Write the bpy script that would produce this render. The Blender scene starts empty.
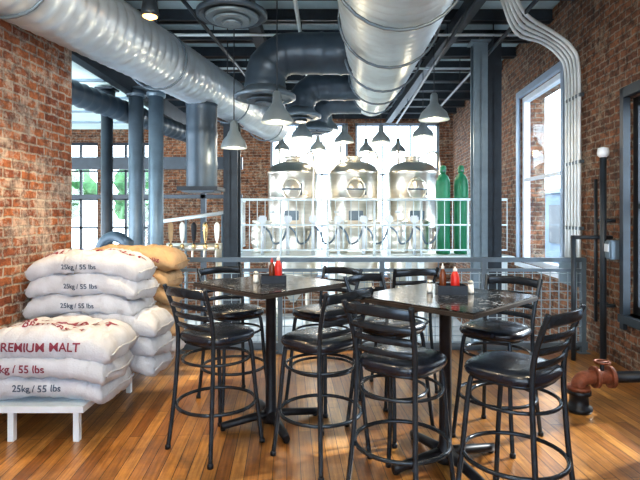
import bpy, bmesh, math, random
from mathutils import Vector, Matrix, noise
from mathutils.bvhtree import BVHTree
random.seed(7)
S=bpy.context.scene
pi=math.pi
# ---------------------------------------------------------------- materials
def nd(nt,t,**k):
    n=nt.nodes.new(t)
    for a,b in k.items(): setattr(n,a,b)
    return n
def mat(name,col,rough=.5,metal=0,var=.12,scale=8,bump=0,bscale=60,emit=None,es=0,coat=0,stretch=None):
    m=bpy.data.materials.new(name); m.use_nodes=True; nt=m.node_tree
    b=nt.nodes['Principled BSDF']
    b.inputs['Roughness'].default_value=rough; b.inputs['Metallic'].default_value=metal
    b.inputs['Coat Weight'].default_value=coat
    tc=nd(nt,'ShaderNodeTexCoord'); mp=nd(nt,'ShaderNodeMapping')
    nt.links.new(tc.outputs['Object'],mp.inputs['Vector'])
    if stretch: mp.inputs['Scale'].default_value=stretch
    n=nd(nt,'ShaderNodeTexNoise'); n.inputs['Scale'].default_value=scale; n.inputs['Detail'].default_value=4
    nt.links.new(mp.outputs[0],n.inputs['Vector'])
    r=nd(nt,'ShaderNodeValToRGB')
    r.color_ramp.elements[0].position=.3; r.color_ramp.elements[1].position=.7
    r.color_ramp.elements[0].color=[max(0,c*(1-var)) for c in col]+[1]
    r.color_ramp.elements[1].color=[min(1,c*(1+var)) for c in col]+[1]
    nt.links.new(n.outputs['Fac'],r.inputs[0]); nt.links.new(r.outputs[0],b.inputs['Base Color'])
    if bump:
        n2=nd(nt,'ShaderNodeTexNoise'); n2.inputs['Scale'].default_value=bscale; n2.inputs['Detail'].default_value=3
        nt.links.new(mp.outputs[0],n2.inputs['Vector'])
        bp=nd(nt,'ShaderNodeBump'); bp.inputs['Strength'].default_value=bump; bp.inputs['Distance'].default_value=.01
        nt.links.new(n2.outputs['Fac'],bp.inputs['Height']); nt.links.new(bp.outputs[0],b.inputs['Normal'])
    if emit:
        b.inputs['Emission Color'].default_value=(*emit,1); b.inputs['Emission Strength'].default_value=es
    return m
def brick(name,c1,c2,mortar,paint,pamt=.55,dk=.3,fac=.85,pd=.75):
    m=bpy.data.materials.new(name); m.use_nodes=True; nt=m.node_tree; L=nt.links.new
    b=nt.nodes['Principled BSDF']; b.inputs['Roughness'].default_value=.8
    g=nd(nt,'ShaderNodeNewGeometry'); s=nd(nt,'ShaderNodeSeparateXYZ'); L(g.outputs['Position'],s.inputs[0])
    a=nd(nt,'ShaderNodeMath',operation='ADD'); L(s.outputs[0],a.inputs[0]); L(s.outputs[1],a.inputs[1])
    c=nd(nt,'ShaderNodeCombineXYZ'); L(a.outputs[0],c.inputs[0]); L(s.outputs[2],c.inputs[1])
    nz=nd(nt,'ShaderNodeTexNoise'); nz.inputs['Scale'].default_value=10; nz.inputs['Detail'].default_value=4; L(g.outputs['Position'],nz.inputs['Vector'])
    ds=nd(nt,'ShaderNodeVectorMath',operation='MULTIPLY_ADD'); L(nz.outputs['Color'],ds.inputs[0]); ds.inputs[1].default_value=(.05,.042,0); L(c.outputs[0],ds.inputs[2])
    t=nd(nt,'ShaderNodeTexBrick'); L(ds.outputs[0],t.inputs['Vector'])
    t.inputs['Color1'].default_value=(*c1,1); t.inputs['Color2'].default_value=(*c2,1); t.inputs['Mortar'].default_value=(*mortar,1)
    t.inputs['Scale'].default_value=1; t.inputs['Brick Width'].default_value=.225; t.inputs['Row Height'].default_value=.078
    t.inputs['Mortar Size'].default_value=.011; t.inputs['Mortar Smooth'].default_value=.35; t.inputs['Bias'].default_value=-.1
    n=nd(nt,'ShaderNodeTexNoise'); n.inputs['Scale'].default_value=2.6; n.inputs['Detail'].default_value=10; n.inputs['Roughness'].default_value=.85; L(g.outputs['Position'],n.inputs['Vector'])
    r=nd(nt,'ShaderNodeValToRGB'); r.color_ramp.elements[0].position=pamt; r.color_ramp.elements[1].position=pamt+.06; L(n.outputs['Fac'],r.inputs[0])
    pf=nd(nt,'ShaderNodeMath',operation='MULTIPLY'); pf.inputs[1].default_value=pd; L(r.outputs[0],pf.inputs[0])
    mx=nd(nt,'ShaderNodeMix',data_type='RGBA'); L(pf.outputs[0],mx.inputs[0]); L(t.outputs['Color'],mx.inputs[6]); mx.inputs[7].default_value=(*paint,1)
    n3=nd(nt,'ShaderNodeTexNoise'); n3.inputs['Scale'].default_value=11; n3.inputs['Detail'].default_value=9; n3.inputs['Roughness'].default_value=.8; L(g.outputs['Position'],n3.inputs['Vector'])
    r3=nd(nt,'ShaderNodeValToRGB'); r3.color_ramp.elements[0].position=.40; r3.color_ramp.elements[1].position=.56
    r3.color_ramp.elements[0].color=(dk,dk*.9,dk*.95,1); L(n3.outputs['Fac'],r3.inputs[0])
    m2=nd(nt,'ShaderNodeMix',data_type='RGBA',blend_type='MULTIPLY'); m2.inputs[0].default_value=fac; L(mx.outputs[2],m2.inputs[6]); L(r3.outputs[0],m2.inputs[7])
    L(m2.outputs[2],b.inputs['Base Color'])
    iv=nd(nt,'ShaderNodeMath',operation='SUBTRACT'); iv.inputs[0].default_value=1; L(t.outputs['Fac'],iv.inputs[1])
    ad=nd(nt,'ShaderNodeMath',operation='ADD'); L(iv.outputs[0],ad.inputs[0]); L(n3.outputs['Fac'],ad.inputs[1])
    bp=nd(nt,'ShaderNodeBump'); bp.inputs['Strength'].default_value=1; bp.inputs['Distance'].default_value=.05; L(ad.outputs[0],bp.inputs['Height']); L(bp.outputs[0],b.inputs['Normal'])
    return m
def wood(name):
    m=bpy.data.materials.new(name); m.use_nodes=True; nt=m.node_tree; L=nt.links.new
    b=nt.nodes['Principled BSDF']; b.inputs['Coat Weight'].default_value=.35; b.inputs['Coat Roughness'].default_value=.2
    g=nd(nt,'ShaderNodeNewGeometry'); mp=nd(nt,'ShaderNodeMapping'); mp.inputs['Rotation'].default_value=(0,0,math.radians(90-3.8)); L(g.outputs['Position'],mp.inputs['Vector'])
    t=nd(nt,'ShaderNodeTexBrick'); L(mp.outputs[0],t.inputs['Vector']); t.offset=.37
    t.inputs['Color1'].default_value=(.68,.34,.085,1); t.inputs['Color2'].default_value=(.34,.135,.03,1); t.inputs['Mortar'].default_value=(.04,.016,.008,1)
    t.inputs['Scale'].default_value=1; t.inputs['Brick Width'].default_value=1.2; t.inputs['Row Height'].default_value=.085; t.inputs['Mortar Size'].default_value=.0024
    m3=nd(nt,'ShaderNodeMapping'); m3.inputs['Scale'].default_value=(1.5,30,1); L(mp.outputs[0],m3.inputs['Vector'])
    n=nd(nt,'ShaderNodeTexNoise'); n.inputs['Scale'].default_value=2; n.inputs['Detail'].default_value=6; L(m3.outputs[0],n.inputs['Vector'])
    r=nd(nt,'ShaderNodeValToRGB'); r.color_ramp.elements[0].position=.3; r.color_ramp.elements[1].position=.7; r.color_ramp.elements[0].color=(.4,.34,.3,1); r.color_ramp.elements[1].color=(1,1,1,1); L(n.outputs['Fac'],r.inputs[0])
    x=nd(nt,'ShaderNodeMix',data_type='RGBA',blend_type='MULTIPLY'); x.inputs[0].default_value=.8; L(t.outputs['Color'],x.inputs[6]); L(r.outputs[0],x.inputs[7])
    n2=nd(nt,'ShaderNodeTexNoise'); n2.inputs['Scale'].default_value=2.6; n2.inputs['Detail'].default_value=9; n2.inputs['Roughness'].default_value=.75; L(mp.outputs[0],n2.inputs['Vector'])
    r2=nd(nt,'ShaderNodeValToRGB'); r2.color_ramp.elements[0].position=.38; r2.color_ramp.elements[1].position=.58; r2.color_ramp.elements[0].color=(.32,.29,.3,1); L(n2.outputs['Fac'],r2.inputs[0])
    x2=nd(nt,'ShaderNodeMix',data_type='RGBA',blend_type='MULTIPLY'); x2.inputs[0].default_value=.65; L(x.outputs[2],x2.inputs[6]); L(r2.outputs[0],x2.inputs[7]); L(x2.outputs[2],b.inputs['Base Color'])
    mr=nd(nt,'ShaderNodeMapRange'); mr.inputs['To Min'].default_value=.18; mr.inputs['To Max'].default_value=.5; L(n2.outputs['Fac'],mr.inputs[0]); L(mr.outputs[0],b.inputs['Roughness'])
    bp=nd(nt,'ShaderNodeBump'); bp.inputs['Strength'].default_value=.3; bp.inputs['Distance'].default_value=.004; L(n.outputs['Fac'],bp.inputs['Height']); L(bp.outputs[0],b.inputs['Normal'])
    return m
def speckle(name):
    m=bpy.data.materials.new(name); m.use_nodes=True; nt=m.node_tree; L=nt.links.new
    b=nt.nodes['Principled BSDF']; b.inputs['Roughness'].default_value=.14; b.inputs['Specular IOR Level'].default_value=.35
    g=nd(nt,'ShaderNodeNewGeometry')
    v=nd(nt,'ShaderNodeTexNoise'); v.inputs['Scale'].default_value=38; v.inputs['Detail'].default_value=6; v.inputs['Roughness'].default_value=.75; L(g.outputs['Position'],v.inputs['Vector'])
    r=nd(nt,'ShaderNodeValToRGB'); e=r.color_ramp.elements; e[0].position=.50; e[1].position=.60; e[0].color=(.006,.007,.010,1); e[1].color=(.42,.45,.48,1); L(v.outputs['Fac'],r.inputs[0])
    v2=nd(nt,'ShaderNodeTexNoise'); v2.inputs['Scale'].default_value=8; v2.inputs['Detail'].default_value=6; L(g.outputs['Position'],v2.inputs['Vector'])
    r2=nd(nt,'ShaderNodeValToRGB'); r2.color_ramp.elements[0].position=.42; r2.color_ramp.elements[1].position=.62; r2.color_ramp.elements[0].color=(.15,.15,.15,1); L(v2.outputs['Fac'],r2.inputs[0])
    x=nd(nt,'ShaderNodeMix',data_type='RGBA',blend_type='MULTIPLY'); x.inputs[0].default_value=1; L(r.outputs[0],x.inputs[6]); L(r2.outputs[0],x.inputs[7]); L(x.outputs[2],b.inputs['Base Color'])
    return m
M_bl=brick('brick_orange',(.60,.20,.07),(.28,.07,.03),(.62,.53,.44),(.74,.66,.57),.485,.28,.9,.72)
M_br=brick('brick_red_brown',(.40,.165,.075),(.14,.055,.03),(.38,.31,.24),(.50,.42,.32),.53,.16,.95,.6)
M_wood=wood('oak_floorboards')
M_duct=mat('galvanised_duct',(.60,.70,.80),.33,.55,.16,3)
M_ductL=mat('pale_grey_duct',(.68,.80,.86),.38,.35,.16,3)
M_ductD=mat('charcoal_duct',(.055,.085,.12),.38,.3,.2,3)
M_steel=mat('grey_painted_steel',(.14,.19,.24),.36,.4,.15,6)
M_rail=mat('railing_steel',(.18,.25,.31),.38,.4,.15,6)
M_dark=mat('dark_steel',(.025,.036,.05),.4,.2,.25,6)
M_ceil=mat('metal_deck',(.46,.60,.66),.6,.0,.25,1.5)
M_soff=mat('pale_soffit',(.66,.82,.82),.4,0,.12,2)
M_gun=mat('gunmetal_stool_frame',(.032,.043,.058),.26,.55,.25,15)
M_vinyl=mat('black_vinyl',(.008,.013,.024),.27,0,.3,20,.15,120,coat=.2)
M_top=speckle('speckled_black_tabletop')
M_edge=mat('table_edge',(.05,.04,.032),.35,.1,.3,10)
M_iron=mat('cast_iron',(.012,.015,.022),.4,.4,.3,20)
M_ss=mat('brushed_stainless',(.72,.69,.62),.28,1,.10,2,.1,40,stretch=(1,1,12))
M_galv=mat('bright_galvanised',(.70,.80,.85),.4,.2,.08,8)
M_mesh=mat('galvanised_mesh',(.36,.46,.54),.4,.3,.1,8)
M_conduit=mat('painted_conduit',(.66,.74,.80),.35,.2,.1,6)
M_green=mat('gas_green',(.015,.20,.10),.4,0,.15,6)
M_white=mat('white_paint',(.72,.79,.88),.45,0,.06,5)
M_frame=mat('window_frame_paint',(.30,.40,.54),.45,0,.1,5)
M_lamp=mat('lamp_shade',(.22,.27,.30),.35,.2,.1,5)
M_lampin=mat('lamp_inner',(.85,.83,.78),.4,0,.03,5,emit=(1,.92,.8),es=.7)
M_bulb=mat('bulb',(1,.8,.5),.4,emit=(1,.45,.12),es=6)
M_sackw=mat('woven_white',(.56,.59,.66),.5,0,.10,9,.5,90)
M_sackt=mat('kraft_paper',(.50,.34,.19),.65,0,.15,9,.5,60)
M_ink=mat('maroon_ink',(.22,.03,.06),.7,0,.1)
M_inkg=mat('slate_ink',(.07,.10,.16),.7,0,.1)
M_conc=mat('concrete',(.42,.47,.50),.7,0,.2,2)
M_rust=mat('rusty_pipe',(.19,.055,.025),.6,.15,.4,25,.3)
M_red=mat('ketchup_red',(.6,.03,.02),.3,0,.05)
M_cap=mat('cap_white',(.85,.85,.82),.4,0,.05)
M_amb=mat('sauce_brown',(.14,.04,.015),.2,0,.1)
M_brass=mat('brass',(.72,.5,.25),.25,1,.1)
M_leaf=mat('foliage',(.07,.2,.08),.7,0,.5,4,.5,8)
M_bark=mat('bark',(.13,.09,.06),.9,0,.3,8)
M_bldg=mat('outside_render',(.16,.22,.30),.8,0,.1,1)
M_grass=mat('street',(.16,.19,.22),.9,0,.1,1)
def glassmat():
    m=bpy.data.materials.new('window_glass'); m.use_nodes=True; nt=m.node_tree; nt.nodes.clear(); L=nt.links.new
    o=nd(nt,'ShaderNodeOutputMaterial'); t=nd(nt,'ShaderNodeBsdfTransparent'); t.inputs[0].default_value=(.93,.97,1,1); g=nd(nt,'ShaderNodeBsdfGlossy'); g.inputs['Roughness'].default_value=.03
    x=nd(nt,'ShaderNodeMixShader'); x.inputs[0].default_value=.07; L(t.outputs[0],x.inputs[1]); L(g.outputs[0],x.inputs[2]); L(x.outputs[0],o.inputs[0]); return m
M_glass=glassmat()
# ---------------------------------------------------------------- mesh builder
class B:
    def __init__(s): s.bm=bmesh.new(); s.mats=[]
    def mi(s,m):
        if m not in s.mats: s.mats.append(m)
        return s.mats.index(m)
    def fin(s,fs,m,sm):
        i=s.mi(m)
        for f in fs: f.material_index=i; f.smooth=sm
    def box(s,c,d,m,rot=None,bev=0):
        mt=Matrix.Translation(c)@(rot.to_4x4() if rot else Matrix())@Matrix.Diagonal((d[0],d[1],d[2],1))
        r=bmesh.ops.create_cube(s.bm,size=1,matrix=mt)
        fs=list({f for v in r['verts'] for f in v.link_faces})
        s.fin(fs,m,False)
        if bev:
            es=list({e for f in fs for e in f.edges})
            rr=bmesh.ops.bevel(s.bm,geom=es,offset=bev,segments=2,affect='EDGES')
            s.fin(rr['faces'],m,False)
    def box2(s,a,b,m,bev=0):
        s.box([(a[i]+b[i])/2 for i in range(3)],[abs(b[i]-a[i]) for i in range(3)],m,bev=bev)
    def grid(s,rings,m,close=True,caps=True,sm=True):
        vs=[[s.bm.verts.new(p) for p in r] for r in rings]; fs=[]
        n=len(rings[0])
        for a,b in zip(vs,vs[1:]):
            for i in range(n if close else n-1):
                j=(i+1)%n
                fs.append(s.bm.faces.new((a[i],a[j],b[j],b[i])))
        s.fin(fs,m,sm)
        if caps and close:
            c=[s.bm.faces.new(list(reversed(vs[0]))),s.bm.faces.new(vs[-1])]; s.fin(c,m,False)
    def tube(s,pts,r,m,seg=10,ry=None,up=None,closed=False,caps=True,sm=True):
        pts=[Vector(p) for p in pts]; n=len(pts)
        rs=r if isinstance(r,(list,tuple)) else [r]*n
        rings=[]; N=None
        for i,p in enumerate(pts):
            if closed: t=pts[(i+1)%n]-pts[i-1]
            else: t=pts[min(i+1,n-1)]-pts[max(i-1,0)]
            t.normalize()
            if up is not None: N=t.cross(Vector(up)).normalized()
            elif N is None:
                N=t.cross(Vector((0,0,1)))
                if N.length<.1: N=t.cross(Vector((0,1,0)))
                N.normalize()
            else: N=(N-t*N.dot(t)).normalized()
            Bn=t.cross(N)
            a=rs[i]; b=(ry if ry else a)
            rings.append([p+N*(a*math.cos(2*pi*k/seg))+Bn*(b*math.sin(2*pi*k/seg)) for k in range(seg)])
        if closed: rings.append(rings[0])
        s.grid(rings,m,True,caps and not closed,sm)
    def lathe(s,prof,m,c=(0,0,0),seg=24,sm=True,axis='z'):
        rings=[]
        for r,z in prof:
            ring=[]
            for k in range(seg):
                a=2*pi*k/seg; v=Vector((r*math.cos(a),r*math.sin(a),z))
                if axis=='y': v=Vector((v.x,-v.z,v.y))
                if axis=='x': v=Vector((v.z,v.y,-v.x))
                ring.append(v+Vector(c))
            rings.append(ring)
        s.grid(rings,m,True,True,sm)
    def obj(s,name,loc=(0,0,0),rz=0):
        bmesh.ops.remove_doubles(s.bm,verts=s.bm.verts,dist=1e-6)
        me=bpy.data.meshes.new(name); bmesh.ops.recalc_face_normals(s.bm,faces=s.bm.faces); s.bm.to_mesh(me); s.bm.free()
        for m in s.mats: me.materials.append(m)
        o=bpy.data.objects.new(name,me); S.collection.objects.link(o); o.location=loc; o.rotation_euler=(0,0,rz); return o
def smooth(pts,n=6):
    pts=[Vector(p) for p in pts]; out=[]
    P=[pts[0]]+pts+[pts[-1]]
    for i in range(1,len(P)-2):
        for k in range(n):
            t=k/n; a,b,c,d=P[i-1:i+3]
            out.append(.5*((2*b)+(-a+c)*t+(2*a-5*b+4*c-d)*t*t+(-a+3*b-3*c+d)*t**3))
    out.append(pts[-1]); return out
RZ=-math.atan(.066)
RL=(2.77,0,0)
LL=(-2.75,0,0)
# ---------------------------------------------------------------- shell
def wall(name,y0,y1,z0,z1,th,ops,m,loc,rz=RZ,axis='y'):
    b=B(); ys=sorted({y0,y1}|{v for o in ops for v in o[:2]}); 
    for a,c in zip(ys,ys[1:]):
        mid=(a+c)/2; zs=[(z0,z1)]
        for o in ops:
            if o[0]<mid<o[1]:
                zs=[(z0,o[2]),(o[3],z1)]
        for q,w in zs:
            if w-q<1e-3: continue
            if axis=='y': b.box2((0,a,q),(th,c,w),m)
            else: b.box2((a,0,q),(c,th,w),m)
    return b.obj(name,loc,rz)
FL=-1.2
CZ=4.25
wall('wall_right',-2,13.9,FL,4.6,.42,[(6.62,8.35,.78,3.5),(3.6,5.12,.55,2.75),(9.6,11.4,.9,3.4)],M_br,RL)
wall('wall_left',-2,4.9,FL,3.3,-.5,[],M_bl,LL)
wall('wall_front',-3.4,3.2,FL,4.6,-.3,[(-2.7,-.2,.5,3.8),(.2,2.4,.5,3.8)],M_br,(0,-2,0),0,'x')  # unseen wall behind the camera, added to cut fill light; openings admit some
Y2=14
def px(x,Y): return (x-320)*Y/500
def pz(y,Y): return 1.56+(215-y)*Y/500
ops=[(px(a,Y2),px(c,Y2),z0,z1) for a,c,z0,z1 in [(40,98,.4,3.6),(106,160,.4,3.6),(270,348,-.2,4.15),(355,440,-.2,4.15)]]
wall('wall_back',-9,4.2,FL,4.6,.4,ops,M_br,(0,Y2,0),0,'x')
b=B(); b.box2((-.4,5.0,FL),(0,14.0,.6),M_br); b.box2((-.4,5.0,3.4),(0,14,4.6),M_br)
for y in (5.0,8.0,11,13.6): b.box2((-.4,y,.6),(0,y+.4,3.4),M_br)
b.obj('wall_far_left',(-9,0,0),0)
b=B(); b.box2((-3.4,-2,-.22),(3.35,5.78,0),M_wood); b.obj('floor')
b=B(); b.box2((-9.4,5.8,FL-.1),(4.2,14.4,FL),M_conc); b.obj('floor_brewhouse')
b=B(); b.box2((-3.3,5.785,-.28),(3.1,5.83,.09),M_steel); b.obj('trim_floor_edge')
# ceiling
CD=4.42
b=B(); b.box2((-9.4,-2,CD),(4.3,14.4,CD+.1),M_ceil)
y=-1.6
while y<14:
    b.box2((-9.3,y-.035,CZ),(3.6,y+.035,CD),M_dark); b.box2((-9.3,y-.08,CZ),(3.6,y+.08,CZ+.02),M_dark); y+=.78
for x in (-2.6,-.9,1.9):
    b.box2((x-.08,-2,CZ-.14),(x+.08,13.9,CZ+.01),M_dark)
b.obj('ceiling')
b=B(); b.box2((-9,-2,3.36),(-2.62,10.5,3.49),M_soff)
for k in range(10): b.box2((-9,.6+k*1.0,3.33),(-2.62,.66+k*1.0,3.37),M_rail)
b.box2((-2.7,4.95,3.24),(-2.58,10.5,3.5),M_dark)
b.obj('ceiling_soffit')
# windows
def window(name,w,h,loc,rz,cols,rows,fr=.07,m=M_frame,depth=.1,mw=.02):
    b=B()
    b.box2((-w/2,-depth/2,0),(-w/2+fr,depth/2,h),m); b.box2((w/2-fr,-depth/2,0),(w/2,depth/2,h),m)
    b.box2((-w/2,-depth/2,0),(w/2,depth/2,fr),m); b.box2((-w/2,-depth/2,h-fr),(w/2,depth/2,h),m)
    for i in range(1,cols): x=-w/2+w*i/cols; b.box2((x-mw,-depth/3,fr),(x+mw,depth/3,h-fr),m)
    for i in range(1,rows): z=h*i/rows; b.box2((-w/2+fr,-depth/3,z-.025),(w/2-fr,depth/3,z+.025),m)
    b.box2((-w/2+fr,-.004,fr),(w/2-fr,.004,h-fr),M_glass)
    return b.obj(name,loc,rz)
i=1
for o in ops:
    window('window_%d'%i,o[1]-o[0],o[3]-o[2],((o[0]+o[1])/2,Y2+.15,o[2]),0,3,4 if i<3 else 3,.07,M_dark if i<3 else M_frame,.1,.03 if i<3 else .018); i+=1
def rw(x,y,z):
    c,s_=math.cos(RZ),math.sin(RZ); return (2.77+x*c-y*s_, x*s_+y*c, z)
window('window_%d'%i,1.73,2.72,rw(.1,7.485,.78),RZ+pi/2,1,2,.08,M_white,.1); i+=1
window('window_%d'%i,1.8,2.5,rw(.2,10.5,.9),RZ+pi/2,1,2,.1,M_white,.12); i+=1
window('window_%d'%i,1.52,2.2,rw(.15,4.36,.55),RZ+pi/2,2,2,.09,M_dark,.12); i+=1
window('window_%d'%i,2.5,3.3,(-1.45,-2.15,.5),0,2,2,.06,M_dark,.1); i+=1
window('window_%d'%i,2.2,3.3,(1.3,-2.15,.5),0,2,2,.06,M_dark,.1)
b=B(); b.box2((-.06,6.56,.72),(.05,8.41,.78),M_white); b.box2((-.03,6.54,3.5),(.03,8.43,3.6),M_frame); b.box2((-.03,6.54,.78),(.02,6.62,3.5),M_frame); b.box2((-.03,8.35,.78),(.02,8.43,3.5),M_frame)
b.obj('trim_window_right',RL,RZ)
b=B(); b.box2((-.04,5.06,.4),(.03,5.13,2.85),M_dark); b.box2((-.04,3.5,2.75),(.03,5.13,2.85),M_dark); b.box2((-.06,3.5,.47),(.1,5.13,.55),M_dark); b.obj('trim_window_near',RL,RZ)
# ---------------------------------------------------------------- columns
def column(name,x,y,w,d,z0,z1,m,ish=True):
    b=B()
    if ish:
        b.box2((-w/2,-d/2,z0),(w/2,-d/2+.02,z1),m); b.box2((-w/2,d/2-.02,z0),(w/2,d/2,z1),m); b.box2((-.012,-d/2,z0),(.012,d/2,z1),m)
    else:
        b.lathe([(w/2,z0),(w/2,z1)],m,seg=20); b.lathe([(w/2+.03,z1-.12),(w/2+.03,z1-.04)],m,seg=20)
    b.box2((-w/2-.05,-d/2-.05,z0),(w/2+.05,d/2+.05,z0+.025),m); b.box2((-w/2-.04,-d/2-.04,z1-.025),(w/2+.04,d/2+.04,z1),m)
    return b.obj(name,(x,y,0),RZ)
column('steel_column',px(479,7.3),7.3,.2,.2,FL,CZ-.17,M_rail)
column('steel_column',px(496,7.3),7.5,.24,.22,FL,CZ,M_dark)
column('steel_column',px(231,7.6),7.7,.22,.22,FL,2.95,M_dark)
for x,w,m in ((107,.16,M_dark),(136,.2,M_steel),(156,.2,M_rail)):
    column('round_column',px(x,7),7,w,w,FL,3.33,m,False)
b=B(); b.box2((-8.9,10.25,2.5),(-1.6,10.4,2.75),M_dark); b.box2((-8.9,10.25,1.9),(-1.6,10.33,1.98),M_dark)
for x in (-8,-6.6,-5.2,-3.8,-2.4): b.box2((x-.05,10.25,FL),(x+.05,10.37,3.3),M_dark)
b.obj('steel_partition_frame')
# ---------------------------------------------------------------- ducts
def resample(pts,step):
    pts=[Vector(p) for p in pts]; out=[pts[0]]; acc=0
    for a,c in zip(pts,pts[1:]):
        l=(c-a).length; d=(c-a).normalized(); t=step-acc
        while t<l: out.append(a+d*t); t+=step
        acc=l-(t-step)
    out.append(pts[-1]); return out
def duct(b,pts,r0,r1,m,rib=4,step=.045,h=.014,seg=28):
    q=resample(pts,step); n=len(q)
    rs=[(r0+(r1-r0)*i/(n-1))+(h if i%rib==0 else 0) for i in range(n)]
    b.tube(q,rs,m,seg=seg)
b=B(); duct(b,[(-2.55,1.8,3.24),(-1.85,5.2,3.28),(-1.3,7.9,3.3),(-.9,9.9,3.3)],.30,.29,M_duct,3,.045,.016)
for y in (3.5,5.5,7.5,9.3):
    x=-2.55+(y-1.8)*.204; b.tube([(x,y,3.55),(x,y,CD)],.008,M_dark,6)
    b.tube([(x+.33*math.cos(a*pi/14),y,3.27+.33*math.sin(a*pi/14)) for a in range(-14,15)],.012,M_steel,6)
b.obj('spiral_duct')
b=B(); duct(b,[(.5,2.2,3.5),(.65,4.5,3.5),(.8,6.7,3.55),(.98,9.5,3.75)],.55,.30,M_ductL,3,.045,.018)
for y in (3.8,4.9,6.0,7.2,8.4):
    x=.5+(y-2.2)*.067; r=.56-(y-2.2)*.034; zc=3.5+max(0,(y-6)*.06)
    b.tube([(x+(r+.03)*math.cos(a*pi/14),y,zc+(r+.03)*math.sin(a*pi/14)) for a in range(-14,15)],.014,M_steel,6)
    b.tube([(x,y,zc+r),(x,y,CD)],.01,M_dark,6)
b.obj('main_supply_duct')
def elbow(name,Y,x1,x0,z,zend,r,flare):
    b=B(); R=.34
    p=[(x1,Y,z)]+[(x0+R-R*math.sin(a*pi/16),Y,z-R+R*math.cos(a*pi/16)) for a in range(0,9)]+[(x0,Y,zend)]
    duct(b,p,r,r,M_ductD,6,.04,.012)
    b.lathe([(r,zend+.08),(r+.03,zend+.03),(flare,zend-.02),(flare,zend-.06),(flare*.85,zend-.07),(flare*.8,zend-.04)],M_steel,(x0,Y,0),28)
    b.lathe([(flare*.55,zend-.1),(flare*.6,zend-.08)],M_ductD,(x0,Y,0),24)
    b.lathe([(flare*.3,zend-.13),(flare*.33,zend-.11)],M_ductD,(x0,Y,0),24)
    b.tube([(x0,Y,zend),(x0,Y,zend-.13)],.015,M_dark)
    return b.obj(name)
elbow('air_diffuser_duct',6.2,.50,-.68,3.56,3.06,.25,.38)
elbow('air_diffuser_duct',7.7,.62,-.30,3.54,3.12,.21,.32)
elbow('air_diffuser_duct',9.2,.75,-.06,3.62,3.16,.19,.30)
b=B(); q=(-1.56,6.6)
duct(b,[(q[0],q[1],3.02),(q[0],q[1],1.9)],.20,.20,M_ductD,8,.05,.01)
b.box((q[0],q[1],1.9),(.52,.52,.05),M_dark); b.box((q[0],q[1],1.87),(.42,.42,.03),M_steel); b.obj('drop_duct')
b=B(); duct(b,[(-3.1,5.3,3.03),(-2.3,10.1,3.05)],.14,.14,M_ductD,4); b.obj('dark_branch_duct')
b=B(); c=(px(232,4.8),4.8); z=3.50
b.lathe([(.16,CD),(.16,z+.1),(.2,z+.06),(.34,z),(.34,z-.03),(.3,z-.04),(.28,z-.01)],M_ductD,(*c,0),28)
for r,dz in ((.24,.05),(.16,.08),(.08,.11)): b.lathe([(r,z-dz-.01),(r+.02,z-dz+.01)],M_rail,(*c,0),24)
b.tube([(c[0],c[1],z),(c[0],c[1],z-.12)],.014,M_dark); b.obj('round_ceiling_diffuser')
b=B()
for x0,x1,z in ((-1.9,-1.0,4.05),(-.35,-.15,4.0),(1.6,2.0,3.95),(2.2,2.7,3.9)):
    b.tube([(x0,2,z),(x1,13,z)],.025,M_galv if z==4.0 else M_dark,8)
    for y in range(3,13,2): t=(y-2)/11; b.tube([(x0+(x1-x0)*t,y,z),(x0+(x1-x0)*t,y,CD)],.008,M_dark,5)
for y in (5.1,7.0,8.6): b.tube([(-2.5,y,4.08),(2.9,y,4.08)],.02,M_galv,8)
b.obj('ceiling_pipework')
# ---------------------------------------------------------------- pendant lamps
def pendant(x,y,z,r=.2,light=0,em=None):
    b=B()
    b.lathe([(.03,.30),(.045,.28),(.055,.17),(.07,.15),(r*.55,.10),(r*.85,.04),(r,-.04),(r,-.055),(r-.01,-.05)],M_lamp,seg=28)
    b.lathe([(r-.012,-.045),(r*.8,.03),(r*.5,.085),(.05,.11)],M_lampin,seg=28)
    b.lathe([(.012,.05),(.035,.02),(.04,-.01),(.025,-.035),(.004,-.045)],M_bulb,seg=14)
    b.tube([(0,0,.3),(0,0,CD-z)],.007,M_dark,6); b.lathe([(.05,CD-z-.05),(.055,CD-z)],M_dark,seg=16)
    o=b.obj('pendant_lamp',(x,y,z))
    if light:
        l=bpy.data.lights.new('lamp_light','POINT'); l.energy=light; l.color=(1,.80,.55); l.shadow_soft_size=.08
        lo=bpy.data.objects.new('lamp_light',l); S.collection.objects.link(lo); lo.parent=o; lo.location=(0,0,-.12)
for x,y,Y,r in ((277,118,5.6,.175),(234,144,6.3,.165),(302,135,8.5,.19),(318,148,11.8,.2),(344,140,10,.2),(434,116,6.6,.2),(423,134,9.1,.2),(381,140,10,.2),(187,136,13.3,.2),(366,150,12.8,.2),(398,150,12.8,.2),(282,148,12.5,.2),(330,128,11.1,.2)):
    pendant(px(x,Y),Y,pz(y,Y),r,14)
for x,y in ((-1.2,2.2),(1.6,2.2),(.15,1.0)): pendant(x,y,3.3,.2,85)  # unseen extra pendants, added above the view to light the near tables
b=B(); Yl=4.2
b.lathe([(.02,.12),(.06,.10),(.075,.0),(.07,-.02)],M_dark,seg=20); b.lathe([(.01,.02),(.06,.0),(.06,-.025),(.01,-.05)],M_bulb,seg=16)
b.tube([(0,0,.1),(0,0,CD-pz(12,Yl))],.01,M_dark,6); o=b.obj('track_spotlight',(px(144,Yl)+.05,Yl,pz(14,Yl)))
l=bpy.data.lights.new('spot_light','SPOT'); l.energy=200; l.color=(1,.72,.4); l.spot_size=1.5; l.spot_blend=.6; l.shadow_soft_size=.06
lo=bpy.data.objects.new('spot_light',l); S.collection.objects.link(lo); lo.parent=o; lo.location=(0,0,-.08); lo.rotation_euler=(-.25,.15,0)
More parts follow.
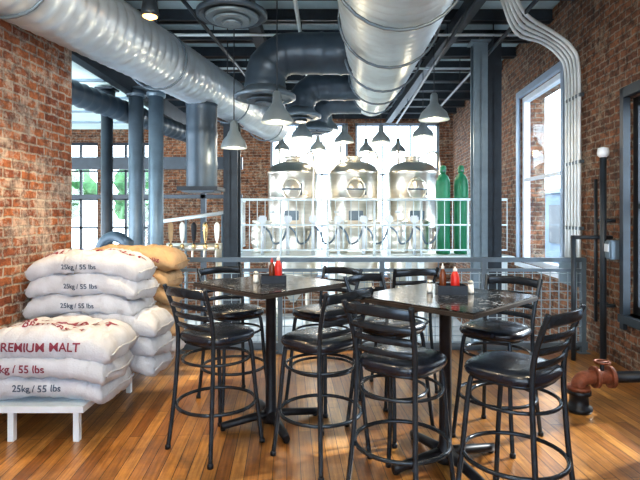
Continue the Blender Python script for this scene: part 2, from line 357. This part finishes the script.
# ---------------------------------------------------------------- railings
def mesh_railing(name,L,h,loc,rz,posts,mats,grid=.1,r=.0042,dbl=True,post=.05):
    b=B(); m=mats
    b.box2((0,-.03,h-.05),(L,.03,h),m,bev=.006)
    if dbl: b.box2((0,-.018,h-.16),(L,.018,h-.125),m)
    b.box2((0,-.02,.08),(L,.02,.12),m)
    for p in posts:
        b.box2((p-post/2,-.028,0),(p+post/2,.028,h-.02),m); b.box2((p-.06,-.05,0),(p+.06,.05,.012),m)
    top=h-.14 if dbl else h-.04
    x=grid/2
    while x<L: b.box((x,0,(top+.1)/2),(2*r,2*r,top-.1),M_mesh); x+=grid
    z=.1+grid
    while z<top: b.box((L/2,0,z),(L,2*r,2*r),M_mesh); z+=grid
    return b.obj(name,loc,rz)
mesh_railing('mezzanine_railing',5.75,1.08,(-2.75,5.65,0),0,[.03,1.16,2.3,3.45,4.6,5.72],M_steel)
DZ=.87
b=B(); b.box2((-1.5,8.35,DZ-.1),(3.25,9.7,DZ),M_galv)
for x in (-1.4,.2,1.7,3.1):
    for y in (8.45,9.6): b.box2((x-.05,y-.05,FL),(x+.05,y+.05,DZ-.1),M_galv)
b.obj('catwalk_platform')
def bar_railing(name,L,h,loc,rz,n):
    b=B()
    for z in (h,h*.55,.1): b.tube([(0,0,z),(L,0,z)],.022 if z==h else .014,M_galv,8)
    k=int(L/n)
    for i in range(k+1):
        x=L*i/k; big=i%6==0; b.tube([(x,0,0 if big else .1),(x,0,h)],.02 if big else .007,M_galv,6)
    return b.obj(name,loc,rz)
bar_railing('catwalk_railing',4.6,.95,(-1.45,8.42,DZ),0,.13)
bar_railing('catwalk_railing',1.2,.95,(-1.45,8.45,DZ),pi/2,.13)
b=B()
b.tube([(-2.75,7.9,1.42),(-1.5,7.9,1.6)],.03,M_galv,10); b.tube([(-2.75,7.9,.3),(-1.5,7.9,.4)],.018,M_rail,8)
for k in range(3):
    x=-2.7+k*.58; b.tube([(x,7.9,FL),(x,7.9,1.42+(x+2.75)*.144)],.02,M_rail,8)
b.obj('stair_railing')
b=B()
YT=7.25
b.tube([(-2.22,YT,1.10),(-1.42,YT,1.10)],.055,M_ss,16)
for x in (-2.15,-1.47): b.tube([(x,YT,FL),(x,YT,1.10)],.045,M_ss,12)
for k in range(5):
    x=-2.13+k*.165; hm=[M_sackt,M_cap,M_iron,M_brass,M_cap][k]
    b.tube([(x,YT,1.10),(x,YT-.10,1.10)],.022,M_ss,10)
    b.lathe([(.02,-.03),(.03,-.02),(.03,.03),(.018,.05)],M_brass,(x,YT-.12,1.10),14)
    b.tube(smooth([(x,YT-.12,1.10),(x,YT-.17,1.07),(x,YT-.19,1.02),(x,YT-.19,.95)],4),.017,M_ss,8)
    b.lathe([(.012,.05),(.012,.08),(.022,.10),(.030,.14),(.040,.27),(.036,.32),(.020,.35),(.006,.36)],hm,(x,YT-.12,1.10),14)
b.obj('beer_tap_row')
b=B(); b.tube(smooth([(-2.9,6.5,.95),(-2.82,6.5,1.2),(-2.67,6.5,1.28),(-2.52,6.5,1.2),(-2.49,6.5,1.0),(-2.49,6.5,FL)]),.07,M_ductD,14); b.tube([(-2.9,6.5,.95),(-2.9,6.5,FL)],.07,M_ductD,14); b.obj('pipe_bend')
# ---------------------------------------------------------------- tanks
def tank(x,y):
    b=B(); r=.55
    b.lathe([(.06,-.35),(.08,-.3),(r*.6,.0),(r,.25),(r,.28),(r+.012,.3),(r,.32),(r,1.28),(r+.012,1.3),(r,1.32),(r,1.9),(r+.012,1.92),(r,1.94),(r,2.42),(r+.015,2.44),(r+.015,2.49),(r,2.51),(r*.93,2.58),(r*.75,2.66),(r*.45,2.72),(.16,2.74),(.15,2.80),(.19,2.81),(.19,2.84),(.05,2.86)],M_ss,seg=40)
    for a in range(4):
        t=pi/4+a*pi/2; cx,cy=.45*math.cos(t),.45*math.sin(t); b.tube([(cx,cy,FL),(cx,cy,.2)],.04,M_ss,10); b.lathe([(.07,FL),(.07,FL+.03)],M_ss,(cx,cy,0),12)
    ring=[(.19*math.cos(t*pi/12),-r-.03,2.1+.22*math.sin(t*pi/12)) for t in range(24)]
    b.tube(ring,.022,M_ss,8,closed=True)
    b.grid([[ (q*.19*math.cos(t*pi/12),-r-.05+.06*q,2.1+q*.22*math.sin(t*pi/12)) for t in range(24)] for q in (.05,.5,.8,1)],M_ss)
    b.tube([(-.2,-r-.07,2.1),(.2,-r-.07,2.1)],.018,M_steel,8)
    b.tube([(.2,-r-.02,1.98),(.2,-r-.02,2.22)],.02,M_steel,8)
    b.tube(smooth([(.3,-.1,2.6),(.3,-.1,2.85),(.36,-.2,2.92),(.44,-.45,2.85),(.46,-.6,2.5),(.46,-.62,.9)]),.02,M_ss,8)
    b.tube([(-.3,0,2.6),(-.3,0,3.2)],.02,M_ss,8)
    b.lathe([(.05,0),(.06,.02),(.05,.05)],M_white,(-.4,-r-.02,1.6),14)
    b.box((.0,-r-.03,1.55),(.3,.05,.2),M_steel,bev=.01)
    for xx in (-.35,.35): b.tube([(xx,-.5,1.2),(xx,-.62,1.2),(xx,-.62,.8)],.022,M_ss,8)
    return b.obj('brewing_tank',(x,y,0))
for X in (293,354,412): tank(px(X,11),11)
for X in (443,461):
    b=B(); r=.125
    b.lathe([(r*.9,0),(r,.02),(r,1.22),(r*.95,1.3),(r*.7,1.38),(.045,1.42),(.04,1.44)],M_green,seg=24)
    b.lathe([(.05,1.44),(.055,1.46),(.055,1.54),(.03,1.57)],M_green,seg=16)
    b.tube([(0,-.03,1.47),(0,-.09,1.47)],.015,M_steel,8)
    b.obj('gas_cylinder',(px(X,8.9),8.9,DZ))
def keg(x,y,z):
    b=B(); b.lathe([(.16,0),(.18,.01),(.18,.05),(.165,.07),(.19,.12),(.2,.2),(.19,.22),(.2,.24),(.2,.36),(.19,.38),(.2,.4),(.19,.48),(.165,.53),(.18,.55),(.18,.59),(.16,.6),(.15,.55),(.04,.54),(.03,.57)],M_ss,seg=24); return b.obj('beer_keg',(x,y,z))
for X in (262,338,372,398,422): keg(px(X,9.2),9.15+random.random()*.2,DZ)
b=B()
for k in range(7):
    x=-1.0+k*.44
    b.tube([(x,8.7,DZ),(x,8.7,DZ+.6)],.03,M_white,8); b.box((x,8.7,DZ+.62),(.14,.1,.12),M_white,bev=.02)
    b.tube(smooth([(x,8.7,DZ+.5),(x+.12,8.66,DZ+.4),(x+.2,8.7,DZ+.2),(x+.34,8.7,DZ+.25),(x+.44,8.7,DZ+.5)]),.018,M_steel,6)
b.obj('transfer_pump_manifold')
# ---------------------------------------------------------------- right wall services
b=B()
for k in range(5):
    y=6.02+k*.09; r=.022
    b.tube(smooth([(-1.15+.03*k,y-.7+k*.05,4.3),(-1.0,y-.55,4.05),(-.75,y-.25,3.88-.02*k),(-.35,y,3.76),(-.14,y,3.58),(-.06,y,3.35),(-.05,y,2.6),(-.05,y,.95)],6),r,M_conduit,8)
for z in (3.0,2.2,1.4): b.box((-.04,6.2,z),(.05,.46,.04),M_steel)
b.box((-.07,6.2,.85),(.12,.44,.3),M_rail)
b.obj('conduit_bundle',RL,RZ)
b=B()
b.tube([(-.12,5.30,.0),(-.12,5.30,2.2)],.032,M_dark,12); b.tube([(-.12,5.46,.4),(-.12,5.46,1.95)],.018,M_dark,10)
b.lathe([(.02,-.06),(.055,-.03),(.06,0),(.05,.05),(.01,.06)],M_white,(-.12,5.30,2.22),16)
b.box((-.07,5.2,1.2),(.12,.12,.2),M_steel,bev=.015); b.box((-.135,5.2,1.22),(.01,.08,.08),M_white)
for z in (.6,1.5): b.tube([(-.12,5.30,z),(0,5.30,z)],.02,M_dark,8); b.tube([(-.12,5.46,z),(0,5.46,z)],.015,M_dark,8)
b.tube([(-.42,5.36,1.32),(.0,5.36,1.32)],.022,M_dark,10); b.tube([(-.40,5.36,0),(-.40,5.36,1.34)],.025,M_dark,10)
b.obj('wall_service_pipes',RL,RZ)
b=B()
x0=2.06; y0=3.98; zz=.27
b.lathe([(.09,0),(.10,.02),(.10,.04),(.075,.05),(.07,.13),(.09,.14),(.09,.17)],M_iron,(x0,y0,0),20)
b.tube(smooth([(x0,y0,.16),(x0,y0,.22),(x0+.04,y0,zz-.01),(x0+.12,y0,zz),(x0+.26,y0,zz)]),.055,M_rust,16)
b.tube([(x0+.26,y0,zz),(x0+.92,y0+.03,zz)],.045,M_iron,14)
for dx in (.13,.25): b.lathe([(.085,-.015),(.085,.015)],M_rust,(x0+dx,y0,zz),18,axis='x')
b.lathe([(.085,.17),(.085,.2)],M_rust,(x0,y0,0),18)
b.tube([(x0+.185,y0,zz),(x0+.185,y0,zz+.12)],.016,M_iron); b.tube([(x0+.185+.055*math.cos(t*pi/8),y0+.055*math.sin(t*pi/8),zz+.12) for t in range(16)],.009,M_rust,6,closed=True); b.tube([(x0+.13,y0,zz+.12),(x0+.24,y0,zz+.12)],.006,M_rust,6)
b.obj('rusty_fire_valve')
# ---------------------------------------------------------------- stools
def make_stool():
    b=B(); r=.0145
    for s_ in (-1,1):
        b.tube(smooth([(s_*.215,.215,0),(s_*.185,.185,.35),(s_*.165,.15,.70),(s_*.12,.11,.715)],5),r,M_gun,8)
        b.tube(smooth([(s_*.215,-.24,0),(s_*.19,-.205,.35),(s_*.178,-.185,.72),(s_*.185,-.205,.90),(s_*.20,-.26,1.06),(s_*.203,-.275,1.10)],5),r,M_gun,8)
        b.lathe([(.02,0),(.02,.02),(.014,.03)],M_iron,(s_*.215,.215,0),10); b.lathe([(.02,0),(.02,.02),(.014,.03)],M_iron,(s_*.215,-.24,0),10)
    def ring(z,R,rr):
        b.tube([(R*math.cos(t*pi/16),R*math.sin(t*pi/16)-.005,z) for t in range(32)],rr,M_gun,8,closed=True)
    ring(.30,.262,.012); ring(.60,.225,.010)
    for z,y,w,bow in ((.835,-.19,.18,.035),(.905,-.205,.185,.04),(.975,-.23,.192,.045),(1.06,-.262,.2,.05)):
        h=.018 if z<1 else .03
        b.tube([(w*t/8,y-bow*(1-(t/8)**2),z+(.012 if z>1 else .004)*(1-(t/8)**2)) for t in range(-8,9)],.007,M_gun,8,ry=h,up=(0,0,1))
    def sq(R,z,n=3.2,seg=36):
        out=[]
        for k in range(seg):
            a=2*pi*k/seg; c,s_=math.cos(a),math.sin(a); q=(abs(c)**n+abs(s_)**n)**(-1/n)
            out.append((R*q*c*(1+.05*s_),R*q*s_,z))
        return out
    b.grid([sq(.17,.705),sq(.195,.71),sq(.20,.725)],M_gun)
    b.grid([sq(.195,.722),sq(.212,.73),sq(.220,.75),sq(.214,.772),sq(.195,.785),sq(.15,.792),sq(.08,.795),sq(.01,.796)],M_vinyl)
    return b
me=None
def stool(x,y,fx,fy):
    global me
    if me is None:
        o=make_stool().obj('bar_stool'); me=o.data
    else:
        o=bpy.data.objects.new('bar_stool',me); S.collection.objects.link(o)
    o.location=(x,y,0); o.rotation_euler=(0,0,math.atan2(-fx,fy))
T1=(-.37,3.76); T2=(.79,3.15)
for a in ((-.70,3.40,.6,.78),(.0,3.24,-.68,.73),(-.72,4.2,.6,-.8),(.02,4.16,-.65,-.76),
          (.46,2.80,.62,.78),(1.02,2.64,-.66,.74),(.52,3.66,.66,-.75),(1.24,3.52,-.7,-.7)): stool(*a)
stool(.75,4.55,-.3,1)
def table(x,y):
    b=B(); h=.415
    rot=Matrix.Rotation(pi/4,3,'Z')
    b.box((0,0,1.035),(2*h,2*h,.03),M_edge,rot,bev=.006); b.box((0,0,1.0515),(2*h-.01,2*h-.01,.006),M_top,rot,bev=.002)
    b.lathe([(.06,.012),(.07,.05),(.055,.09),(.04,.12),(.038,.99),(.05,1.0),(.05,1.02)],M_iron,seg=20)
    for a in range(4):
        t=a*pi/2+pi/8; d=Vector((math.cos(t),math.sin(t),0))
        b.tube([Vector((0,0,.075)),d*.15+Vector((0,0,.06)),d*.34+Vector((0,0,.035)),d*.38+Vector((0,0,.03))],[.045,.038,.03,.022],M_iron,8,ry=.028)
        b.lathe([(.018,0),(.02,.012),(.012,.02)],M_iron,(d.x*.36,d.y*.36,0),10)
        b.box(d*.14+Vector((0,0,1.01)),(.28,.035,.02),M_iron,Matrix.Rotation(t,3,'Z'))
    return b.obj('bar_table',(x,y,0))
table(*T1); table(*T2)
TZ=1.0545
def bottle(name,x,y,body,cap,h=.17,r=.028):
    b=B(); b.lathe([(r*.9,0),(r,.005),(r,h*.6),(r*.85,h*.7),(r*.5,h*.8),(r*.45,h*.82)],body,seg=18); b.lathe([(r*.5,h*.82),(r*.5,h*.9),(r*.25,h*.93),(r*.12,h)],cap,seg=14); b.obj(name,(x,y,TZ+.004))
def caddy(x,y,rz):
    b=B()
    b.box2((-.09,-.06,0),(.09,.06,.003),M_iron)
    for s_ in (-1,1):
        b.box2((-.09,s_*.06-.003,0),(.09,s_*.06+.003,.06),M_iron); b.box2((s_*.09-.003,-.06,0),(s_*.09+.003,.06,.06),M_iron)
    b.obj('condiment_caddy',(x,y,TZ+.0005),rz)
def shaker(x,y,c=M_cap):
    b=B(); b.lathe([(.018,0),(.021,.01),(.017,.06)],c,seg=12); b.lathe([(.018,.06),(.018,.075),(.008,.085)],M_ss,seg=12); b.obj('salt_shaker',(x,y,TZ+.001))
cx,cy=-.35,3.72
caddy(cx,cy,.2); bottle('ketchup_bottle',cx+.04,cy,M_red,M_cap,.2); bottle('sauce_bottle',cx-.01,cy+.02,M_amb,M_red,.18,.022); shaker(cx-.13,cy+.02)
cx,cy=.84,3.22
caddy(cx,cy-.02,-.1); bottle('ketchup_bottle',cx+.03,cy+.0,M_red,M_cap,.17); bottle('sauce_bottle',cx-.05,cy,M_amb,M_cap,.19,.022); shaker(cx+.13,cy+.0); shaker(cx-.125,cy+.04)
# ---------------------------------------------------------------- bench & sacks
b=B()
b.box2((-2.42,3.42,.205),(-1.62,5.35,.245),M_white)
b.box2((-2.42,3.42,.245),(-1.62,5.35,.252),M_galv)
for x in (-2.38,-2.13,-1.68):
    for y in (3.46,4.4,5.3):
        b.box2((x-.02,y-.02,0),(x+.02,y+.02,.22),M_white)
b.obj('low_bench')
def sack(x,y,z,m,seed,rz=0,a=.45,d=.25,h=.08,texts=(),droop=.08):
    b=B(); nu,nv=90,48; off=Vector((seed*7.3,seed*3.1,seed*1.7))
    def P(u,v,sg):
        ex=max(0,(1-abs(u)**7))**.38*max(0,(1-abs(v)**4.5))**.42
        X=a*u*(1-.05*(v*v)); Y=d*v*(1-.07*abs(u)**3)
        n1=noise.noise(Vector((X*3.5,Y*4,sg))+off)*.035+noise.noise(Vector((X*11,Y*9,sg*2))+off)*.018
        q=Vector((X*18+noise.noise(Vector((X*5,Y*5,3))+off)*5,Y*9,sg*3))+off
        wr=(1-abs(noise.noise(q))*2.4)*.018*(.5+.7*abs(u))
        Z=sg*h*ex+(n1+wr*.8)*(ex+.2)-droop*abs(u)**3
        X+=noise.noise(Vector((Y*6,1,0))+off)*.035*abs(u)**2; Y+=noise.noise(Vector((X*6,9,0))+off)*.025
        return Vector((X,Y,Z))
    def lay(sg): return [[P(-1+2*i/nu,-1+2*j/nv,sg) for j in range(nv+1)] for i in range(nu+1)]
    for sg in (1,-1): 
        L=lay(sg)
        if sg==-1:
            T=lay(1)
            for i in (0,nu): L[i]=T[i]
            for i in range(nu+1): L[i][0]=T[i][0]; L[i][nv]=T[i][nv]
        b.grid(L,m,close=False,caps=False)
    for sgn in (-1,1):
        e=[P(sgn*.995,-1+2*j/nv,1)+Vector((sgn*.012,0,-.004)) for j in range(2,nv-1)]
        b.tube(e,.006,m,6)
    bm2=b.bm; bmesh.ops.remove_doubles(bm2,verts=bm2.verts,dist=1e-5)
    tree=BVHTree.FromBMesh(bm2)
    o=b.obj('malt_sack',(x,y,z),rz)
    for (txt,tx,tz,size,ink,face) in texts:
        cu=bpy.data.curves.new('t','FONT'); cu.body=txt; cu.size=size; cu.align_x='CENTER'; cu.align_y='CENTER'; cu.offset=size*.02
        to=bpy.data.objects.new('t',cu); S.collection.objects.link(to); dg=bpy.context.evaluated_depsgraph_get(); dg.update()
        tm=bpy.data.meshes.new_from_object(to.evaluated_get(dg)); bpy.data.objects.remove(to)
        bm=bmesh.new(); bm.from_mesh(tm); bmesh.ops.triangulate(bm,faces=bm.faces)
        for _ in range(2):
            bmesh.ops.subdivide_edges(bm,edges=[e for e in bm.edges if e.calc_length()>.015],cuts=1); bmesh.ops.triangulate(bm,faces=bm.faces)
        for v in bm.verts:
            if face=='front':
                hit=tree.ray_cast(Vector((v.co.x+tx,-2,v.co.y+tz)),Vector((0,1,0))); p=hit[0]
                v.co=(p+Vector((0,-.005,.002))) if p else Vector((v.co.x+tx,-d*.9,v.co.y+tz))
            else:
                hit=tree.ray_cast(Vector((v.co.x+tx,v.co.y+tz,2)),Vector((0,0,-1))); p=hit[0]
                v.co=(p+Vector((0,-.001,.004))) if p else Vector((v.co.x+tx,v.co.y+tz,0))
        me2=bpy.data.meshes.new('printed_label'); bm.to_mesh(me2); bm.free(); me2.materials.append(ink)
        t=bpy.data.objects.new('printed_label',me2); S.collection.objects.link(t); t.parent=o
sack(-1.96,3.73,.36,M_sackw,1,.02,.48,.29,.10,[("25kg / 55 lbs",.0,.0,.065,M_inkg,'front')])
sack(-1.95,3.70,.50,M_sackw,2,-.02,.49,.29,.10,[("25kg / 55 lbs",-.12,.0,.075,M_ink,'front')])
sack(-1.95,3.74,.645,M_sackw,3,.02,.50,.31,.115,[("PALE MALT",.0,.0,.17,M_ink,'top'),("* * BREWERS * *",-.0,-.19,.075,M_ink,'top'),("PREMIUM MALT",.0,.0,.085,M_ink,'front')])
zs=.36
for k in range(6):
    tx=[("25kg / 55 lbs",.0,-.01,.055,M_inkg,'front'),("MALTED BARLEY",0,-.02,.12,M_ink if k==5 else M_inkg,'top')] if k>2 else ()
    sack(-1.95+random.uniform(-.02,.02)+(.16 if k<3 else 0),4.32,zs,M_sackw,10+k,random.uniform(-.05,.05),.48,.27,.10,tx); zs+=.157
zs=.36
for k in range(6):
    sack(-1.86+random.uniform(-.03,.03),4.93,zs,M_sackt if k>0 else M_sackw,20+k,random.uniform(-.04,.04),.49,.27,.10,[("25kg",.3,-.01,.05,M_ink,'front')] if k>2 else ()); zs+=.158
# ---------------------------------------------------------------- outside
b=B(); b.box2((-25,14.5,FL-.3),(25,45,FL-.15),M_grass); b.box2((4.5,-5,FL-.3),(25,14.5,FL-.15),M_grass); b.obj('street')
b=B(); b.box2((8.0,9,FL-.15),(14,30,2.3),M_bldg)
for k in range(6): b.box2((7.96,10+k*3,.6),(8.0,11.4+k*3,1.9),M_dark)
b.box2((7.9,9,2.3),(14.1,30,2.45),M_steel)
b.obj('neighbouring_building')
def tree(x,y,h,r):
    b=B(); b.tube([(0,0,FL-.15),(0,0,h*.5),(.1,0,h*.8)],[.18,.14,.06],M_bark,10)
    for k in range(22):
        p=Vector((random.gauss(0,r*.45),random.gauss(0,r*.45),h*.75+random.gauss(0,r*.4))); rr=random.uniform(.25,.5)*r
        ret=bmesh.ops.create_icosphere(b.bm,subdivisions=2,radius=rr,matrix=Matrix.Translation(p))
        for v in ret['verts']: v.co+=(v.co-p).normalized()*noise.noise(v.co*2.2)*rr*.8
        b.fin(list({f for v in ret['verts'] for f in v.link_faces}),M_leaf,False)
    return b.obj('street_tree',(x,y,0))
tree(-10.5,20,3.6,1.5); tree(-8.2,24,4.0,1.6); tree(6.4,7.6,2.2,.8)
# ---------------------------------------------------------------- light
w=bpy.data.worlds.new('World'); S.world=w; w.use_nodes=True; nt=w.node_tree
bg=nt.nodes['Background']; bg.inputs[0].default_value=(.87,.94,1,1); bg.inputs[1].default_value=6.5
l=bpy.data.lights.new('sun','SUN'); l.energy=9; l.angle=.03; l.color=(1,.93,.82)
o=bpy.data.objects.new('sun',l); S.collection.objects.link(o); o.rotation_euler=Vector((-.75,-.35,-.5)).to_track_quat('-Z','Y').to_euler()
# ---------------------------------------------------------------- camera
cd=bpy.data.cameras.new('camera'); cd.sensor_width=36; cd.lens=500/640*36; cd.shift_y=-25/640; cd.clip_start=.05
co=bpy.data.objects.new('camera',cd); S.collection.objects.link(co); co.location=(0,0,1.56); co.rotation_euler=(pi/2,0,0); S.camera=co
S.view_settings.view_transform='Standard'; S.view_settings.exposure=.35; S.view_settings.gamma=.92
